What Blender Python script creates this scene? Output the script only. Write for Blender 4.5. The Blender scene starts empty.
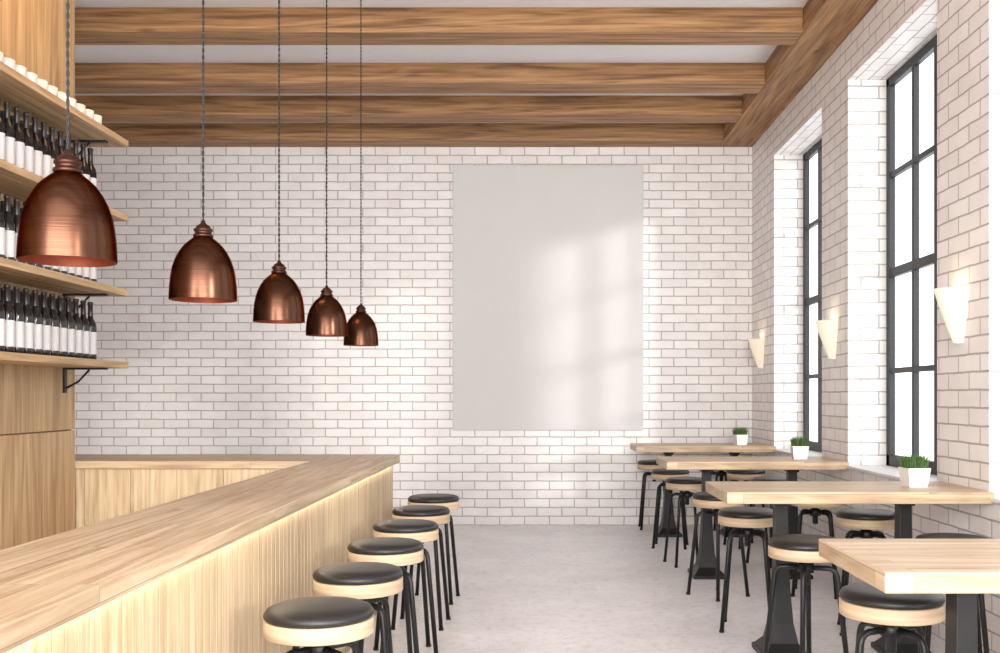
import bpy, math, random
from mathutils import Vector, Matrix
random.seed(4)
scene = bpy.context.scene
COL = scene.collection
H = 1.4
WX = 2.333      # right wall plane
BY = 10.85      # back wall plane
ZB = 4.10       # beam underside
ZC = 4.285      # ceiling
XL = -5.6
YR = -3.0

# ------------------------------------------------------------ materials
def newmat(name):
    m = bpy.data.materials.new(name); m.use_nodes = True
    nt = m.node_tree; b = nt.nodes['Principled BSDF']
    return m, nt, b
def N(nt, t, **kw):
    n = nt.nodes.new(t)
    for k, v in kw.items():
        if k in n.inputs.keys(): n.inputs[k].default_value = v
        else: setattr(n, k, v)
    return n
def L(nt, a, b): nt.links.new(a, b)
def c4(c): return (c[0], c[1], c[2], 1)
def srgb(r, g, b):
    f = lambda v: ((v/255+0.055)/1.055)**2.4 if v/255 > .04045 else v/255/12.92
    return (f(r), f(g), f(b))
def ramp(nt, stops):
    r = nt.nodes.new('ShaderNodeValToRGB')
    e = r.color_ramp.elements
    while len(e) < len(stops): e.new(.5)
    for i, (p, c) in enumerate(stops):
        e[i].position = p; e[i].color = c4(c)
    return r
def mixc(nt, fac, a, b, mode='MIX'):
    n = nt.nodes.new('ShaderNodeMix'); n.data_type = 'RGBA'; n.blend_type = mode
    for sock, v in ((n.inputs[0], fac), (n.inputs[6], a), (n.inputs[7], b)):
        if hasattr(v, 'is_output'): nt.links.new(v, sock)
        else: sock.default_value = v if isinstance(v, (int, float)) else c4(v)
    return n.outputs[2]

def simple(name, col, rough=.5, metal=0, **kw):
    m, nt, b = newmat(name)
    b.inputs['Base Color'].default_value = c4(col)
    b.inputs['Roughness'].default_value = rough
    b.inputs['Metallic'].default_value = metal
    no = N(nt, 'ShaderNodeTexNoise'); no.inputs['Scale'].default_value = kw.get('ns', 30); no.inputs['Detail'].default_value = 4
    tc = N(nt, 'ShaderNodeTexCoord'); L(nt, tc.outputs['Object'], no.inputs['Vector'])
    v = kw.get('var', .08)
    r = ramp(nt, [(.3, tuple(x*(1-v) for x in col)), (.7, tuple(min(1, x*(1+v)) for x in col))])
    L(nt, no.outputs['Fac'], r.inputs[0]); L(nt, r.outputs[0], b.inputs['Base Color'])
    if kw.get('bump'):
        bp = N(nt, 'ShaderNodeBump', Strength=kw['bump'], Distance=.002)
        L(nt, no.outputs['Fac'], bp.inputs['Height']); L(nt, bp.outputs[0], b.inputs['Normal'])
    return m

def wood(name, dark, mid, light, rough=.5, stave=None, gs=1.0, contrast=1.0, knots=0, ring=.06):
    m, nt, b = newmat(name)
    uv = N(nt, 'ShaderNodeUVMap').outputs[0]
    vec = uv
    fac_stave = None
    if stave:
        br = N(nt, 'ShaderNodeTexBrick', offset=.37, offset_frequency=2)
        br.inputs['Scale'].default_value = 1
        br.inputs['Brick Width'].default_value = stave[0]; br.inputs['Row Height'].default_value = stave[1]
        br.inputs['Mortar Size'].default_value = .0010; br.inputs['Mortar Smooth'].default_value = .2
        br.inputs['Color1'].default_value = (0, 0, 0, 1); br.inputs['Color2'].default_value = (1, 1, 1, 1)
        br.inputs['Mortar'].default_value = (.5, .5, .5, 1)
        L(nt, uv, br.inputs['Vector'])
        sc = N(nt, 'ShaderNodeVectorMath', operation='SCALE'); sc.inputs['Scale'].default_value = 13
        L(nt, br.outputs['Color'], sc.inputs[0])
        ad = N(nt, 'ShaderNodeVectorMath', operation='ADD'); L(nt, uv, ad.inputs[0]); L(nt, sc.outputs[0], ad.inputs[1])
        vec = ad.outputs[0]; fac_stave = br
    mp = N(nt, 'ShaderNodeMapping'); mp.inputs['Scale'].default_value = (1.3*gs, 30*gs, 1)
    L(nt, vec, mp.inputs[0])
    n1 = N(nt, 'ShaderNodeTexNoise'); n1.inputs['Scale'].default_value = 1; n1.inputs['Detail'].default_value = 7; n1.inputs['Distortion'].default_value = .4
    n1.inputs['Roughness'].default_value = .65
    L(nt, mp.outputs[0], n1.inputs['Vector'])
    mp2 = N(nt, 'ShaderNodeMapping'); mp2.inputs['Scale'].default_value = (.35*gs, 5*gs, 1); L(nt, vec, mp2.inputs[0])
    n2 = N(nt, 'ShaderNodeTexNoise'); n2.inputs['Scale'].default_value = 1; n2.inputs['Detail'].default_value = 3; n2.inputs['Distortion'].default_value = .6
    L(nt, mp2.outputs[0], n2.inputs['Vector'])
    ml2 = N(nt, 'ShaderNodeMath', operation='MULTIPLY'); ml2.inputs[1].default_value = 60
    sn = N(nt, 'ShaderNodeMath', operation='SINE')
    L(nt, n2.outputs['Fac'], ml2.inputs[0]); L(nt, ml2.outputs[0], sn.inputs[0])
    ma = N(nt, 'ShaderNodeMath', operation='MULTIPLY_ADD'); L(nt, sn.outputs[0], ma.inputs[0]); ma.inputs[1].default_value = ring
    L(nt, n1.outputs['Fac'], ma.inputs[2])
    w = .2/contrast
    r = ramp(nt, [(.5-w, dark), (.5, mid), (.5+w, light)])
    L(nt, ma.outputs[0], r.inputs[0])
    col = r.outputs[0]
    at = N(nt, 'ShaderNodeVertexColor'); at.layer_name = 'tint'
    col = mixc(nt, 1.0, col, at.outputs[0], 'MULTIPLY')
    if stave:
        rs = ramp(nt, [(0, (.84, .82, .80)), (1, (1.06, 1.06, 1.06))]); L(nt, fac_stave.outputs['Color'], rs.inputs[0])
        col = mixc(nt, 1.0, col, rs.outputs[0], 'MULTIPLY')
        col = mixc(nt, fac_stave.outputs['Fac'], col, tuple(x*.6 for x in dark))
    if knots:
        mk = N(nt, 'ShaderNodeMapping'); mk.inputs['Scale'].default_value = (.9, 3.2, 1); L(nt, vec, mk.inputs[0])
        vo = N(nt, 'ShaderNodeTexVoronoi'); vo.inputs['Scale'].default_value = 1; L(nt, mk.outputs[0], vo.inputs['Vector'])
        rk = ramp(nt, [(0, (.25, .25, .25)), (.03, (.45, .45, .45)), (.08, (1, 1, 1))]); L(nt, vo.outputs['Distance'], rk.inputs[0])
        col = mixc(nt, knots, col, rk.outputs[0], 'MULTIPLY')
    L(nt, col, b.inputs['Base Color'])
    b.inputs['Roughness'].default_value = rough
    bp = N(nt, 'ShaderNodeBump', Strength=.15, Distance=.002); L(nt, n1.outputs['Fac'], bp.inputs['Height']); L(nt, bp.outputs[0], b.inputs['Normal'])
    return m

def brick_mat():
    m, nt, b = newmat('white_glazed_brick')
    uv = N(nt, 'ShaderNodeUVMap').outputs[0]
    br = N(nt, 'ShaderNodeTexBrick', offset=.5, offset_frequency=2)
    br.inputs['Scale'].default_value = 1
    br.inputs['Brick Width'].default_value = .27; br.inputs['Row Height'].default_value = .0955
    br.inputs['Mortar Size'].default_value = .006; br.inputs['Mortar Smooth'].default_value = .3
    br.inputs['Bias'].default_value = -.1
    br.inputs['Color1'].default_value = c4((.81, .775, .76)); br.inputs['Color2'].default_value = c4((.88, .855, .84))
    br.inputs['Mortar'].default_value = c4((.43, .395, .38))
    no = N(nt, 'ShaderNodeTexNoise'); no.inputs['Scale'].default_value = 9; no.inputs['Detail'].default_value = 3
    L(nt, uv, no.inputs['Vector'])
    sub = N(nt, 'ShaderNodeVectorMath', operation='SUBTRACT'); L(nt, no.outputs['Color'], sub.inputs[0]); sub.inputs[1].default_value = (.5, .5, .5)
    sc = N(nt, 'ShaderNodeVectorMath', operation='SCALE'); sc.inputs['Scale'].default_value = .012; L(nt, sub.outputs[0], sc.inputs[0])
    ad = N(nt, 'ShaderNodeVectorMath', operation='ADD'); L(nt, uv, ad.inputs[0]); L(nt, sc.outputs[0], ad.inputs[1])
    L(nt, ad.outputs[0], br.inputs['Vector'])
    n3 = N(nt, 'ShaderNodeTexNoise'); n3.inputs['Scale'].default_value = 5; n3.inputs['Detail'].default_value = 6; L(nt, uv, n3.inputs['Vector'])
    r3 = ramp(nt, [(.35, (.94, .935, .93)), (.6, (1, 1, 1))]); L(nt, n3.outputs['Fac'], r3.inputs[0])
    L(nt, mixc(nt, 1.0, br.outputs['Color'], r3.outputs[0], 'MULTIPLY'), b.inputs['Base Color'])
    b.inputs['Roughness'].default_value = .38
    inv = N(nt, 'ShaderNodeMath', operation='SUBTRACT'); inv.inputs[0].default_value = 1; L(nt, br.outputs['Fac'], inv.inputs[1])
    n2 = N(nt, 'ShaderNodeTexNoise'); n2.inputs['Scale'].default_value = 14; L(nt, uv, n2.inputs['Vector'])
    ma = N(nt, 'ShaderNodeMath', operation='MULTIPLY_ADD'); L(nt, n2.outputs['Fac'], ma.inputs[0]); ma.inputs[1].default_value = .3; L(nt, inv.outputs[0], ma.inputs[2])
    bp = N(nt, 'ShaderNodeBump', Strength=.65, Distance=.006); L(nt, ma.outputs[0], bp.inputs['Height']); L(nt, bp.outputs[0], b.inputs['Normal'])
    return m

def floor_mat():
    m, nt, b = newmat('polished_concrete')
    tc = N(nt, 'ShaderNodeTexCoord')
    n1 = N(nt, 'ShaderNodeTexNoise'); n1.inputs['Scale'].default_value = 1.6; n1.inputs['Detail'].default_value = 10; n1.inputs['Roughness'].default_value = .7
    n2 = N(nt, 'ShaderNodeTexNoise'); n2.inputs['Scale'].default_value = 16; n2.inputs['Detail'].default_value = 8; n2.inputs['Roughness'].default_value = .75
    for n in (n1, n2): L(nt, tc.outputs['Object'], n.inputs['Vector'])
    r1 = ramp(nt, [(.35, (.72, .70, .725)), (.5, (.80, .785, .81)), (.65, (.87, .855, .88))]); L(nt, n1.outputs['Fac'], r1.inputs[0])
    r2 = ramp(nt, [(.36, (.74, .74, .74)), (.5, (1, 1, 1))]); L(nt, n2.outputs['Fac'], r2.inputs[0])
    L(nt, mixc(nt, .8, r1.outputs[0], r2.outputs[0], 'MULTIPLY'), b.inputs['Base Color'])
    rr = N(nt, 'ShaderNodeMapRange'); rr.inputs['To Min'].default_value = .26; rr.inputs['To Max'].default_value = .48
    L(nt, n2.outputs['Fac'], rr.inputs['Value']); L(nt, rr.outputs[0], b.inputs['Roughness'])
    return m

def copper_mat(name, col, rough):
    m, nt, b = newmat(name)
    tc = N(nt, 'ShaderNodeTexCoord'); mp = N(nt, 'ShaderNodeMapping'); mp.inputs['Scale'].default_value = (6, 6, 420)
    L(nt, tc.outputs['Object'], mp.inputs[0])
    n = N(nt, 'ShaderNodeTexNoise'); n.inputs['Scale'].default_value = 1; n.inputs['Detail'].default_value = 3; L(nt, mp.outputs[0], n.inputs['Vector'])
    r = ramp(nt, [(.3, tuple(x*.75 for x in col)), (.7, tuple(min(1, x*1.2) for x in col))]); L(nt, n.outputs['Fac'], r.inputs[0]); L(nt, r.outputs[0], b.inputs['Base Color'])
    b.inputs['Metallic'].default_value = 1; b.inputs['Roughness'].default_value = rough
    b.inputs['Specular Tint'].default_value = (.42, .26, .19, 1)
    bp = N(nt, 'ShaderNodeBump', Strength=.2, Distance=.0008); L(nt, n.outputs['Fac'], bp.inputs['Height']); L(nt, bp.outputs[0], b.inputs['Normal'])
    return m

def emis(name, col, s, base=(.9, .88, .84)):
    m, nt, b = newmat(name)
    b.inputs['Base Color'].default_value = c4(base)
    b.inputs['Emission Color'].default_value = c4(col); b.inputs['Emission Strength'].default_value = s
    b.inputs['Roughness'].default_value = .4
    return m

def glass_mat():
    m, nt, b = newmat('window_glass')
    nt.nodes.remove(b)
    out = nt.nodes['Material Output']
    t = N(nt, 'ShaderNodeBsdfTransparent'); t.inputs[0].default_value = (.96, .97, .97, 1)
    g = N(nt, 'ShaderNodeBsdfGlossy'); g.inputs['Roughness'].default_value = .03
    mx = N(nt, 'ShaderNodeMixShader'); mx.inputs[0].default_value = .06
    L(nt, t.outputs[0], mx.inputs[1]); L(nt, g.outputs[0], mx.inputs[2]); L(nt, mx.outputs[0], out.inputs[0])
    return m

M_brick = brick_mat()
M_floor = floor_mat()
M_ceil = simple('ceiling_plaster', (.82, .82, .84), .8, var=.02)
M_top = wood('oak_stave_top', srgb(154,127,100), srgb(187,163,133), srgb(206,185,157), .42, stave=(1.5, .082))
M_panel = wood('oak_panel', srgb(166,142,110), srgb(194,171,138), srgb(210,191,160), .55)
M_unit = wood('oak_wallboard', srgb(148,120,87), srgb(181,152,115), srgb(200,174,138), .55, gs=.8)
M_beam = wood('oak_beam', srgb(108,75,45), srgb(152,111,71), srgb(178,137,93), .6, gs=.8, contrast=1.25, knots=.85, ring=.05)
M_band = wood('oak_band', srgb(164,140,113), srgb(194,170,141), srgb(210,190,163), .5)
M_black = simple('black_metal', (.011, .011, .012), .42, .3)
M_frame = simple('window_frame_metal', (.010, .012, .014), .5, 0)
M_leather = simple('black_leather', (.012, .0115, .012), .40, ns=260, bump=.25)
M_canvas = simple('white_canvas', (.66, .65, .64), .75, ns=3, var=.01)
M_copper = copper_mat('brushed_copper', (.088, .041, .0255), .25)
M_copin = simple('copper_inside', (.24, .055, .025), .45, .6)
M_bronze = simple('bronze_cap', (.07, .030, .021), .35, .9)
M_bulb = emis('bulb_glow', (1, .55, .25), 1.2)
M_cord = simple('black_cord', (.012, .012, .012), .6)
M_sconce = emis('sconce_glass', (1, .80, .52), .24, (.62, .585, .52))
M_sconcein = emis('sconce_lamp', (1, .86, .62), 1.0)
M_pot = simple('white_ceramic', (.74, .73, .72), .3, var=.02)
M_soil = simple('soil', (.05, .035, .025), .9)
M_grass = simple('grass_blade', (.065, .14, .03), .6, ns=60, var=.4)
M_bottle = simple('dark_bottle_glass', (.010, .008, .008), .12, ns=5)
M_label = simple('paper_label', (.58, .58, .59), .7, var=.03)
M_foil = simple('bottle_foil', (.02, .014, .014), .35)
M_led = emis('led_strip', (1, .90, .72), 7.0)
M_sill = simple('painted_sill', (.68, .67, .67), .5, var=.02)
M_glass = glass_mat()

# ------------------------------------------------------------ mesh builder
class B:
    def __init__(s): s.v = []; s.f = []; s.m = []; s.uv = []; s.t = []; s.sm = []; s.mats = []
    def mi(s, m):
        if m not in s.mats: s.mats.append(m)
        return s.mats.index(m)
    def face(s, idx, uvs, mat, tint, sm=False):
        s.f.append(idx); s.uv.append(uvs); s.m.append(s.mi(mat)); s.t.append(tint); s.sm.append(sm)
    def box(s, x0, x1, y0, y1, z0, z1, mat, axis=None, tint=None, ruv=True):
        b = len(s.v)
        P = [(x, y, z) for x in (x0, x1) for y in (y0, y1) for z in (z0, z1)]
        s.v += P
        d = (x1-x0, y1-y0, z1-z0)
        if axis is None: axis = d.index(max(d))
        o = (random.uniform(0, 30), random.uniform(0, 30)) if ruv else (0, 0)
        if tint is None: tint = 1
        F = [((0, 1, 3, 2), 0), ((4, 6, 7, 5), 0), ((0, 4, 5, 1), 1), ((2, 3, 7, 6), 1), ((0, 2, 6, 4), 2), ((1, 5, 7, 3), 2)]
        for q, n in F:
            ax = [a for a in (0, 1, 2) if a != n]
            if ruv:
                if axis in ax: u = axis; w = [a for a in ax if a != axis][0]
                else: u, w = ax
            else:
                if n == 2: u, w = 1, 0
                else: u, w = ax[0], 2
            s.face([b+i for i in q], [(P[i][u]+o[0], P[i][w]+o[1]) for i in q], mat, tint)
    def lathe(s, prof, mat, c=(0, 0, 0), seg=40, a0=0, a1=2*math.pi, sx=1, sy=1, tint=1, smooth=True, flip=False):
        b = len(s.v); full = abs(a1-a0-2*math.pi) < 1e-6
        cnt = seg if full else seg+1
        for r, z in prof:
            for k in range(cnt):
                a = a0+(a1-a0)*k/seg
                s.v.append((c[0]+r*math.cos(a)*sx, c[1]+r*math.sin(a)*sy, c[2]+z))
        for i in range(len(prof)-1):
            for k in range(seg):
                k2 = (k+1) % cnt if full else k+1
                q = [b+i*cnt+k, b+i*cnt+k2, b+(i+1)*cnt+k2, b+(i+1)*cnt+k]
                R = max(prof[i][0], .02)
                uu = [((a0+(a1-a0)*k/seg)*R, prof[i][1]), ((a0+(a1-a0)*(k+1)/seg)*R, prof[i][1]), ((a0+(a1-a0)*(k+1)/seg)*R, prof[i+1][1]), ((a0+(a1-a0)*k/seg)*R, prof[i+1][1])]
                if flip: q.reverse(); uu.reverse()
                s.face(q, uu, mat, tint, smooth)
    def tube(s, pts, r, mat, seg=8, tint=1):
        pts = [Vector(p) for p in pts]; b = len(s.v)
        n = len(pts); prev = None
        for i, p in enumerate(pts):
            d = (pts[min(i+1, n-1)]-pts[max(i-1, 0)]).normalized()
            if prev is None:
                prev = Vector((1, 0, 0)) if abs(d.x) < .8 else Vector((0, 1, 0))
            u = (prev-d*prev.dot(d)).normalized(); prev = u; w = d.cross(u)
            rr = r[i] if isinstance(r, (list, tuple)) else r
            for k in range(seg):
                a = 2*math.pi*k/seg; s.v.append(tuple(p+u*rr*math.cos(a)+w*rr*math.sin(a)))
        for i in range(n-1):
            for k in range(seg):
                k2 = (k+1) % seg
                s.face([b+i*seg+k, b+i*seg+k2, b+(i+1)*seg+k2, b+(i+1)*seg+k], [(0, 0)]*4, mat, tint, True)
        s.face([b+k for k in range(seg)][::-1], [(0, 0)]*seg, mat, tint)
        s.face([b+(n-1)*seg+k for k in range(seg)], [(0, 0)]*seg, mat, tint)
    def mesh(s, name):
        me = bpy.data.meshes.new(name); me.from_pydata(s.v, [], s.f)
        for m in s.mats: me.materials.append(m)
        me.uv_layers.new(name='UVMap'); me.color_attributes.new('tint', 'FLOAT_COLOR', 'CORNER')
        me.polygons.foreach_set('material_index', s.m)
        me.polygons.foreach_set('use_smooth', s.sm)
        U = []; T = []
        for i in range(len(s.f)):
            t = s.t[i]; t = (t, t, t, 1) if isinstance(t, (int, float)) else (t[0], t[1], t[2], 1)
            for q in s.uv[i]: U += [q[0], q[1]]; T += t
        me.uv_layers['UVMap'].data.foreach_set('uv', U)
        me.color_attributes['tint'].data.foreach_set('color', T)
        me.update(); return me
def obj(name, me, loc=(0, 0, 0), rz=0, parent=None, bevel=0):
    if isinstance(me, B): me = me.mesh(name)
    o = bpy.data.objects.new(name, me); COL.objects.link(o); o.location = loc; o.rotation_euler = (0, 0, rz)
    if parent: o.parent = parent
    if bevel:
        md = o.modifiers.new('bevel', 'BEVEL'); md.width = bevel; md.segments = 2; md.limit_method = 'ANGLE'; md.angle_limit = math.radians(50)
    return o
def empty(name, loc=(0, 0, 0)):
    e = bpy.data.objects.new(name, None); COL.objects.link(e); e.location = loc; e.empty_display_size = .1; return e
def rt(a=.9, b=1.06):
    k = random.uniform(a, b); return (k, k*random.uniform(.985, 1.01), k*random.uniform(.96, 1.01))

# ------------------------------------------------------------ room shell
b = B(); b.box(XL-.2, 3.0, YR, BY+.3, -.1, 0, M_floor); obj('floor', b)
b = B(); b.box(XL-.2, 3.0, YR, BY+.3, ZC, ZC+.1, M_ceil); obj('ceiling', b)
b = B(); b.box(XL-.2, WX+.34, BY, BY+.2, 0, ZC, M_brick, ruv=False); obj('wall_back', b)
b = B(); b.box(XL-.2, XL, YR, BY, 0, ZC, M_brick, ruv=False); obj('wall_left', b)
ZS, ZT = .86, 3.77
wins = [(8.19, 9.84), (5.83, 7.5), (3.49, 5.16), (1.15, 2.82), (-1.19, .48)]
b = B()
b.box(WX, WX+.34, YR, BY, 0, ZS, M_brick, ruv=False)
b.box(WX, WX+.34, YR, BY, ZT, ZC, M_brick, ruv=False)
ys = [BY]+[v for w in wins for v in (w[1], w[0])]+[YR]
for i in range(0, len(ys), 2):
    b.box(WX, WX+.34, ys[i+1], ys[i], ZS, ZT, M_brick, ruv=False)
obj('wall_right', b)
for i, (a, c) in enumerate(wins):
    e = empty('window_%d' % (i+1), (2.64, (a+c)/2, ZS))
    fx0, fx1 = 2.618-2.64, 2.665-2.64
    h = ZT-ZS; w = c-a; y0, y1 = -w/2, w/2
    f = B(); t = .065
    f.box(fx0, fx1, y0, y1, .02, .02+t+.02, M_frame); f.box(fx0, fx1, y0, y1, h-t, h, M_frame)
    f.box(fx0, fx1, y1-t, y1, .02, h, M_frame); f.box(fx0, fx1, y0, y0+t, .02, h, M_frame)
    ystep = .485
    for k, yy in enumerate((y1-ystep-.03, y1-2*ystep, y1-3*ystep)):
        tw = .045 if k == 1 else .018
        f.box(fx0-(.01 if k == 1 else -.004), fx1, yy-tw, yy+tw, .05, h-.03, M_frame)
    for k in (1, 2, 3):
        zz = h*k/4
        tw = .034 if k == 2 else .02
        f.box(fx0+.006, fx1, y0+.03, y1-.03, zz-tw, zz+tw, M_frame)
    obj('frame', f, parent=e, bevel=.004)
    g = B(); g.box(.004, .008, y0+.03, y1-.03, .05, h-.03, M_glass); obj('glass', g, parent=e)
    s = B(); s.box(WX-.025, 2.618, a+.002, c-.002, ZS, ZS+.022, M_sill); obj('trim_%d' % (i+1), s, bevel=.004)

# ceiling beams
BXR = 1.975
BEAMS = (10.57, 9.60, 8.655, 7.42, 6.3, 5.2, 4.1, 3.0, 1.9, .8)
for y0 in BEAMS:
    b = B(); b.box(XL, BXR, y0, y0+.28, ZB, ZC, M_beam, tint=rt(.94, 1.05))
    obj('ceiling_beam', b, bevel=.006)
b = B(); b.box(BXR, WX, YR, BY, ZB, ZC, M_beam, tint=1.0); obj('ceiling_edge_beam', b, bevel=.006)

# ------------------------------------------------------------ poster
b = B(); b.box(-.911, 1.15, BY-.035, BY-.001, 1.03, 3.895, M_canvas); obj('blank_poster', b, bevel=.005)

# ------------------------------------------------------------ back bar wood wall + shelves
UX = -2.98; UE = 6.45
b = B()
b.box(UX-.3, UX-.022, 0, UE-.003, 0, ZC, M_unit, axis=2, tint=.5)
y = UE
while y > 0.1:
    w = .485
    b.box(UX-.022, UX, y-w+.003, y, .0, 1.178, M_unit, axis=2, tint=rt(.93, 1.04))
    b.box(UX-.022, UX, y-w+.003, y, 1.186, ZC, M_unit, axis=2, tint=rt(.93, 1.04))
    y -= w
obj('wood_paneling', b, bevel=.0015)
SX = -2.64
shelf_z = (1.62, 2.085, 2.57, 3.05)
for z in shelf_z:
    e = empty('bottle_shelf', (0, 0, z))
    s = B(); s.box(UX, SX-.002, .5, 6.47, -.042, 0, M_unit, axis=1, tint=1.02); obj('board', s, parent=e, bevel=.003)
    k = B()
    for yy in (6.30, 4.9, 3.5, 2.1, .8):
        k.box(UX, UX+.012, yy-.018, yy+.018, -.20, -.042, M_black)
        k.box(UX, UX+.27, yy-.018, yy+.018, -.054, -.042, M_black)
        k.tube([(UX+.012, yy, -.17), (UX+.09, yy, -.13), (UX+.16, yy, -.055)], .007, M_black)
    obj('bracket', k, parent=e)

def bottle_mesh_into(b, x, y, z, h=.36, r=.036):
    b.lathe([(0, 0), (r*.9, 0), (r, .01), (r, h*.10)], M_bottle, (x, y, z), 14)
    b.lathe([(r*1.012, h*.10), (r*1.012, h*.48)], M_label, (x, y, z), 14)
    b.lathe([(r, h*.48), (r, h*.56), (r*.86, h*.64), (r*.5, h*.71), (r*.40, h*.76)], M_bottle, (x, y, z), 14)
    b.lathe([(r*.42, h*.76), (r*.40, h*.95), (r*.47, h*.955), (r*.47, h*.985), (r*.4, h), (0, h)], M_foil, (x, y, z), 14)
for z in shelf_z[:3]:
    b = B(); y = 6.18
    while y > 3.3:
        bottle_mesh_into(b, -2.76, y, 0); bottle_mesh_into(b, -2.87, y-.03, 0)
        y -= .097
    obj('wine_bottle_row', b, (0, 0, z+.001))
b = B(); y = 6.2
while y > 3.3:
    for x in (-2.75, -2.88):
        b.lathe([(0, 0), (.032, 0), (.036, .006), (.048, .05), (.050, .085), (.046, .085), (.043, .05), (.0, .012)], M_pot, (x, y, 0), 16)
    y -= .115
obj('ceramic_cup_row', b, (0, 0, 3.051))

# ------------------------------------------------------------ bar counter
e = empty('bar_counter', (0, 0, 0))
CX0, CX1 = -1.465, -.975; CZ = .98; CE = 7.12; LY = 6.46; YB = -.6; LX = -3.5
t = B(); t.box(CX0, CX1, YB, CE, CZ-.052, CZ, M_top, axis=1)
obj('countertop', t, parent=e, bevel=.004)
t = B(); t.box(LX, CX0-.001, LY, CE, CZ-.052, CZ, M_top, axis=0)
obj('return_countertop', t, parent=e, bevel=.004)
p = B(); PX = CX1-.045
p.box(CX0+.05, PX-.02, YB+.05, CE-.04, 0, CZ-.052, M_panel, axis=2, tint=.55)
y = CE-.04
while y > YB+.1:
    w = .06
    p.box(PX-.02, PX, y-w+.004, y, .07, CZ-.052, M_panel, axis=2, tint=rt(.93, 1.05)); y -= w
y = CE-.05
p.box(PX-.02, PX-.012, YB+.1, CE-.05, 0, .07, M_panel, axis=1, tint=.8)
while y > YB+.1:
    p.box(CX0+.03, CX0+.05, y-.4, y, .0, CZ-.052, M_panel, axis=2, tint=rt(.95, 1.04)); y -= .403
obj('front_paneling', p, parent=e, bevel=.001)
p = B()
p.box(LX, CX0+.03, LY+.04, CE-.05, 0, CZ-.052, M_panel, axis=2, tint=.55)
x = CX0+.03
while x > LX+.01:
    w = .30
    p.box(max(x-w+.003, LX), x, LY+.02, LY+.04, 0, CZ-.052, M_panel, axis=2, tint=rt(.95, 1.04)); x -= w
obj('return_paneling', p, parent=e, bevel=.001)
p = B(); p.box(PX+.008, PX+.022, YB+.1, CE-.1, CZ-.060, CZ-.052, M_led); obj('led_strip', p, parent=e)

# ------------------------------------------------------------ stools
def stool_mesh():
    b = B(); r = .177
    b.lathe([(0, .722), (.10, .721), (.15, .717), (.168, .710), (.176, .698), (.177, .690), (.172, .681), (.15, .679)], M_leather, seg=48, flip=True)
    b.lathe([(.15, .679), (r-.003, .679), (r, .676), (r, .630), (r-.003, .627), (.16, .627), (.158, .635), (0, .635)], M_band, seg=48, flip=True)
    b.lathe([(0, .634), (.085, .634), (.085, .622), (.03, .618), (.026, .612), (.019, .61), (.019, .50), (.015, .495), (0, .495)], M_black, seg=24, flip=True)
    b.lathe([(.019, .605), (.038, .60), (.038, .555), (.019, .55)], M_black, seg=24, flip=True)
    for k in range(4):
        a = math.pi/4+k*math.pi/2+.12; cx, cy = math.cos(a), math.sin(a)
        pts = [(.03, .578), (.105, .578), (.125, .573), (.139, .560), (.146, .54), (.205, .008)]
        b.tube([(q[0]*cx, q[0]*cy, q[1]) for q in pts], .0125, M_black, 8)
        b.lathe([(0, 0), (.015, 0), (.015, .014), (0, .014)], M_black, (.206*cx, .206*cy, 0), 10)
    return b.mesh('bar_stool')
SM = stool_mesh()
for i, y in enumerate((3.26, 3.97, 4.69, 5.41, 6.13, 6.87)):
    obj('bar_stool', SM, (-.71, y, 0), random.uniform(-.3, .3))
TY = (2.78, 5.09, 7.46, 9.74); TD = .66
st = [(1.25, 3.53), (1.95, 3.62), (1.29, 4.80), (2.02, 4.85), (1.27, 6.03), (1.96, 5.95), (1.27, 7.02), (1.97, 7.08),
      (1.25, 8.33), (1.96, 8.33), (1.24, 9.30), (1.95, 9.33), (1.24, 10.58), (1.95, 10.58), (1.3, 2.42), (2.0, 2.45)]
for x, y in st: obj('bar_stool', SM, (x, y, 0), random.uniform(-.5, .5))

# ------------------------------------------------------------ tables
TZ = .91; TX0, TX1 = .968, WX-.003
def table_parts():
    t = B(); t.box(0, TX1-TX0, 0, TD, TZ-.06, TZ, M_top, axis=0)
    tm = t.mesh('tabletop')
    p = B()
    for cx in (.352, TX1-TX0-.345):
        c = (cx, TD/2, 0); q = math.sqrt(2)
        prof = [(.032*q, .84), (.034*q, .60), (.041*q, .35), (.054*q, .18), (.074*q, .08), (.11*q, .035), (.123*q, .028), (.123*q, 0), (0, 0)]
        p.lathe(prof, M_black, c, 4, math.pi/4, math.pi/4+2*math.pi, 1, 1.3, smooth=False, flip=True)
        p.box(cx-.05, cx+.05, TD/2-.24, TD/2+.24, TZ-.07, TZ-.06, M_black)
        p.box(cx-.045, cx+.045, TD/2-.055, TD/2+.055, TZ-.10, TZ-.07, M_black)
    return tm, p.mesh('pedestal')
tm, pm = table_parts()
for y in TY:
    e = empty('dining_table', (TX0, y, 0))
    obj('tabletop', tm, parent=e, bevel=.004); obj('pedestal', pm, parent=e, bevel=.003)

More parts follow.
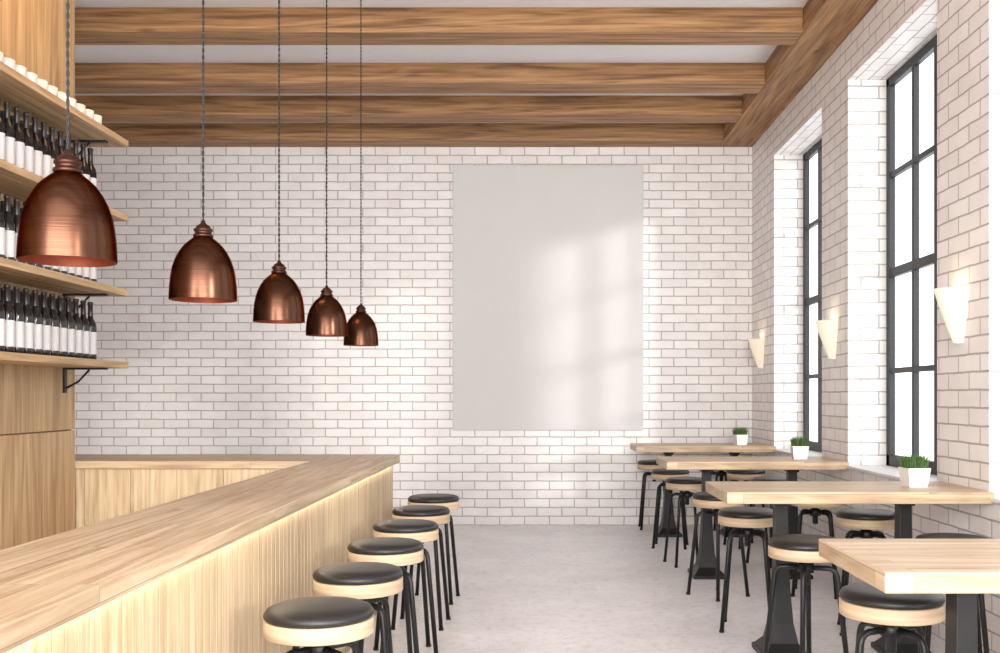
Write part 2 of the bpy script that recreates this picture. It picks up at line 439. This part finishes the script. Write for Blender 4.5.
# ------------------------------------------------------------ potted grass
def pot_mesh():
    b = B(); q = math.sqrt(2)
    b.lathe([(0, 0), (.050*q, 0), (.063*q, .102), (.058*q, .102), (.056*q, .09)], M_pot, (0, 0, 0), 4, math.pi/4, math.pi/4+2*math.pi, smooth=False, flip=False)
    b.lathe([(.0565*q, .091), (0, .093)], M_soil, (0, 0, 0), 4, math.pi/4, math.pi/4+2*math.pi, smooth=False)
    rnd = random.Random(3)
    for i in range(560):
        x = rnd.uniform(-.054, .054); y = rnd.uniform(-.054, .054); h = rnd.uniform(.055, .092); a = rnd.uniform(0, 6.28)
        w = .0021; lx, ly = x*.25+rnd.uniform(-.012, .012), y*.25+rnd.uniform(-.012, .012)
        dx, dy = math.cos(a)*w, math.sin(a)*w; n = len(b.v)
        b.v += [(x-dx, y-dy, .09), (x+dx, y+dy, .09), (x+dx*.8+lx*.4, y+dy*.8+ly*.4, .09+h*.6), (x-dx*.8+lx*.4, y-dy*.8+ly*.4, .09+h*.6), (x+lx, y+ly, .09+h)]
        b.face([n, n+1, n+2, n+3], [(0, 0)]*4, M_grass, 1); b.face([n+3, n+2, n+4], [(0, 0)]*3, M_grass, 1)
    return b.mesh('potted_grass')
PM = pot_mesh()
for i, y in enumerate(TY):
    obj('potted_grass', PM, (2.045, y+.33, TZ), (.15, .1, -.1, .2)[i], bevel=0)

# ------------------------------------------------------------ pendants
def pendant(y):
    e = empty('pendant_lamp', (-1.22, y, 1.75))
    s = B()
    outer = [(.1195, 0), (.1195, .004), (.1190, .02), (.1175, .05), (.1140, .085), (.108, .118), (.098, .148), (.0845, .175), (.068, .198), (.050, .215), (.036, .226), (.031, .231)]
    s.lathe(outer, M_copper, seg=64)
    s.lathe([(r-.003, z-.002 if z > .01 else z) for r, z in outer], M_copin, seg=64, flip=True)
    s.lathe([(.1165, 0), (.1195, 0)], M_copper, seg=64)
    obj('shade', s, parent=e)
    c = B()
    c.lathe([(.031, .228), (.036, .231), (.036, .239), (.030, .241), (.030, .250), (.034, .252), (.034, .260), (.026, .263), (.025, .270), (.014, .277), (.008, .283), (.008, .29), (0, .29)], M_bronze, seg=32)
    c.lathe([(0, .11), (.02, .13), (.02, .228)], M_cord, seg=16)
    obj('cap', c, parent=e)
    u = B(); u.lathe([(0, .045), (.018, .05), (.03, .07), (.032, .085), (.026, .105), (.016, .125), (.013, .135)], M_bulb, seg=20); obj('bulb', u, parent=e)
    top = ZC-1.75
    for bb in BEAMS:
        if bb-.02 < y < bb+.30: top = ZB-1.75
    k = B(); n = int((top-.285)/.006)
    for ph in (0, math.pi):
        k.tube([(.0024*math.cos(ph+i*.006/.05*6.28), .0024*math.sin(ph+i*.006/.05*6.28), .285+i*(top-.285)/n) for i in range(n+1)], .0024, M_cord, 5)
    k.lathe([(0, top-.03), (.045, top-.03), (.05, top-.02), (.05, top), (0, top)], M_black, seg=24)
    obj('twisted_cord', k, parent=e)
for y in (2.60, 3.655, 4.73, 5.80, 6.93): pendant(y)

# ------------------------------------------------------------ sconces
def sconce(y):
    e = empty('wall_sconce', (WX, y, 1.69))
    s = B()
    prof = [(.030, 0), (.044, .05), (.064, .13), (.084, .21), (.102, .30)]
    for fl, dr in ((False, 0), (True, .005)):
        s.lathe([(r-dr, z) for r, z in prof], M_sconce, seg=28, a0=math.pi/2, a1=3*math.pi/2, sx=1.45, flip=fl)
    s.lathe([(0, 0), (.030, 0)], M_sconce, seg=28, a0=math.pi/2, a1=3*math.pi/2, sx=1.45)
    s.lathe([(.097, .30), (.102, .30)], M_sconce, seg=28, a0=math.pi/2, a1=3*math.pi/2, sx=1.45)
    obj('glass_shade', s, parent=e)
    u = B(); u.lathe([(0, .12), (.016, .13), (.022, .16), (.016, .20), (0, .21)], M_sconcein, (-.055, 0, 0), 14); u.box(-.06, -.001, -.02, .02, .09, .125, M_pot)
    obj('bulb', u, parent=e)
    l = bpy.data.lights.new('sconce_light', 'POINT'); l.energy = .6; l.color = (1, .76, .48); l.shadow_soft_size = .04
    lo = bpy.data.objects.new('light', l); COL.objects.link(lo); lo.location = (-.075, 0, .25); lo.parent = e
for y in (10.35, 7.85, 5.5, 3.15): sconce(y)

# ------------------------------------------------------------ lights
def area(name, loc, target, sx, sy, en, col=(1, 1, 1)):
    l = bpy.data.lights.new(name, 'AREA'); l.shape = 'RECTANGLE'; l.size = sx; l.size_y = sy; l.energy = en; l.color = col
    o = bpy.data.objects.new(name, l); COL.objects.link(o); o.location = loc
    d = Vector(target)-Vector(loc); o.rotation_euler = d.to_track_quat('-Z', 'Y').to_euler(); return o
area('rear_fill', (-.5, -2.4, 2.4), (0, 8, 2.2), 5.5, 2.6, 430, (1, .98, .965))  # unseen area light added behind the camera to brighten the room
area('shelf_downlight', (-2.5, 5.6, 4.22), (-2.95, 5.7, 3.2), .1, 2.0, 15, (1, .58, .22))
sun = bpy.data.lights.new('sun', 'SUN'); sun.energy = 1.35; sun.angle = math.radians(4.5); sun.color = (1, .96, .90)
so = bpy.data.objects.new('sun', sun); COL.objects.link(so)
so.rotation_euler = Vector((-1.0, .95, -.28)).to_track_quat('-Z', 'Y').to_euler(); so.location = (6, 4, 5)
w = bpy.data.worlds.new('world'); scene.world = w; w.use_nodes = True
bg = w.node_tree.nodes['Background']; bg.inputs[0].default_value = (.98, .985, 1, 1); bg.inputs[1].default_value = 1.85

scene.view_settings.view_transform = 'Standard'
scene.view_settings.look = 'None'
scene.view_settings.exposure = .74

# ------------------------------------------------------------ camera
cam = bpy.data.cameras.new('camera'); co = bpy.data.objects.new('camera', cam); COL.objects.link(co)
cam.sensor_width = 36; cam.sensor_fit = 'HORIZONTAL'; cam.lens = 36
cam.shift_x = -.037; cam.shift_y = .0695
co.location = (0, 0, H); co.rotation_euler = (math.pi/2, 0, 0)
scene.camera = co
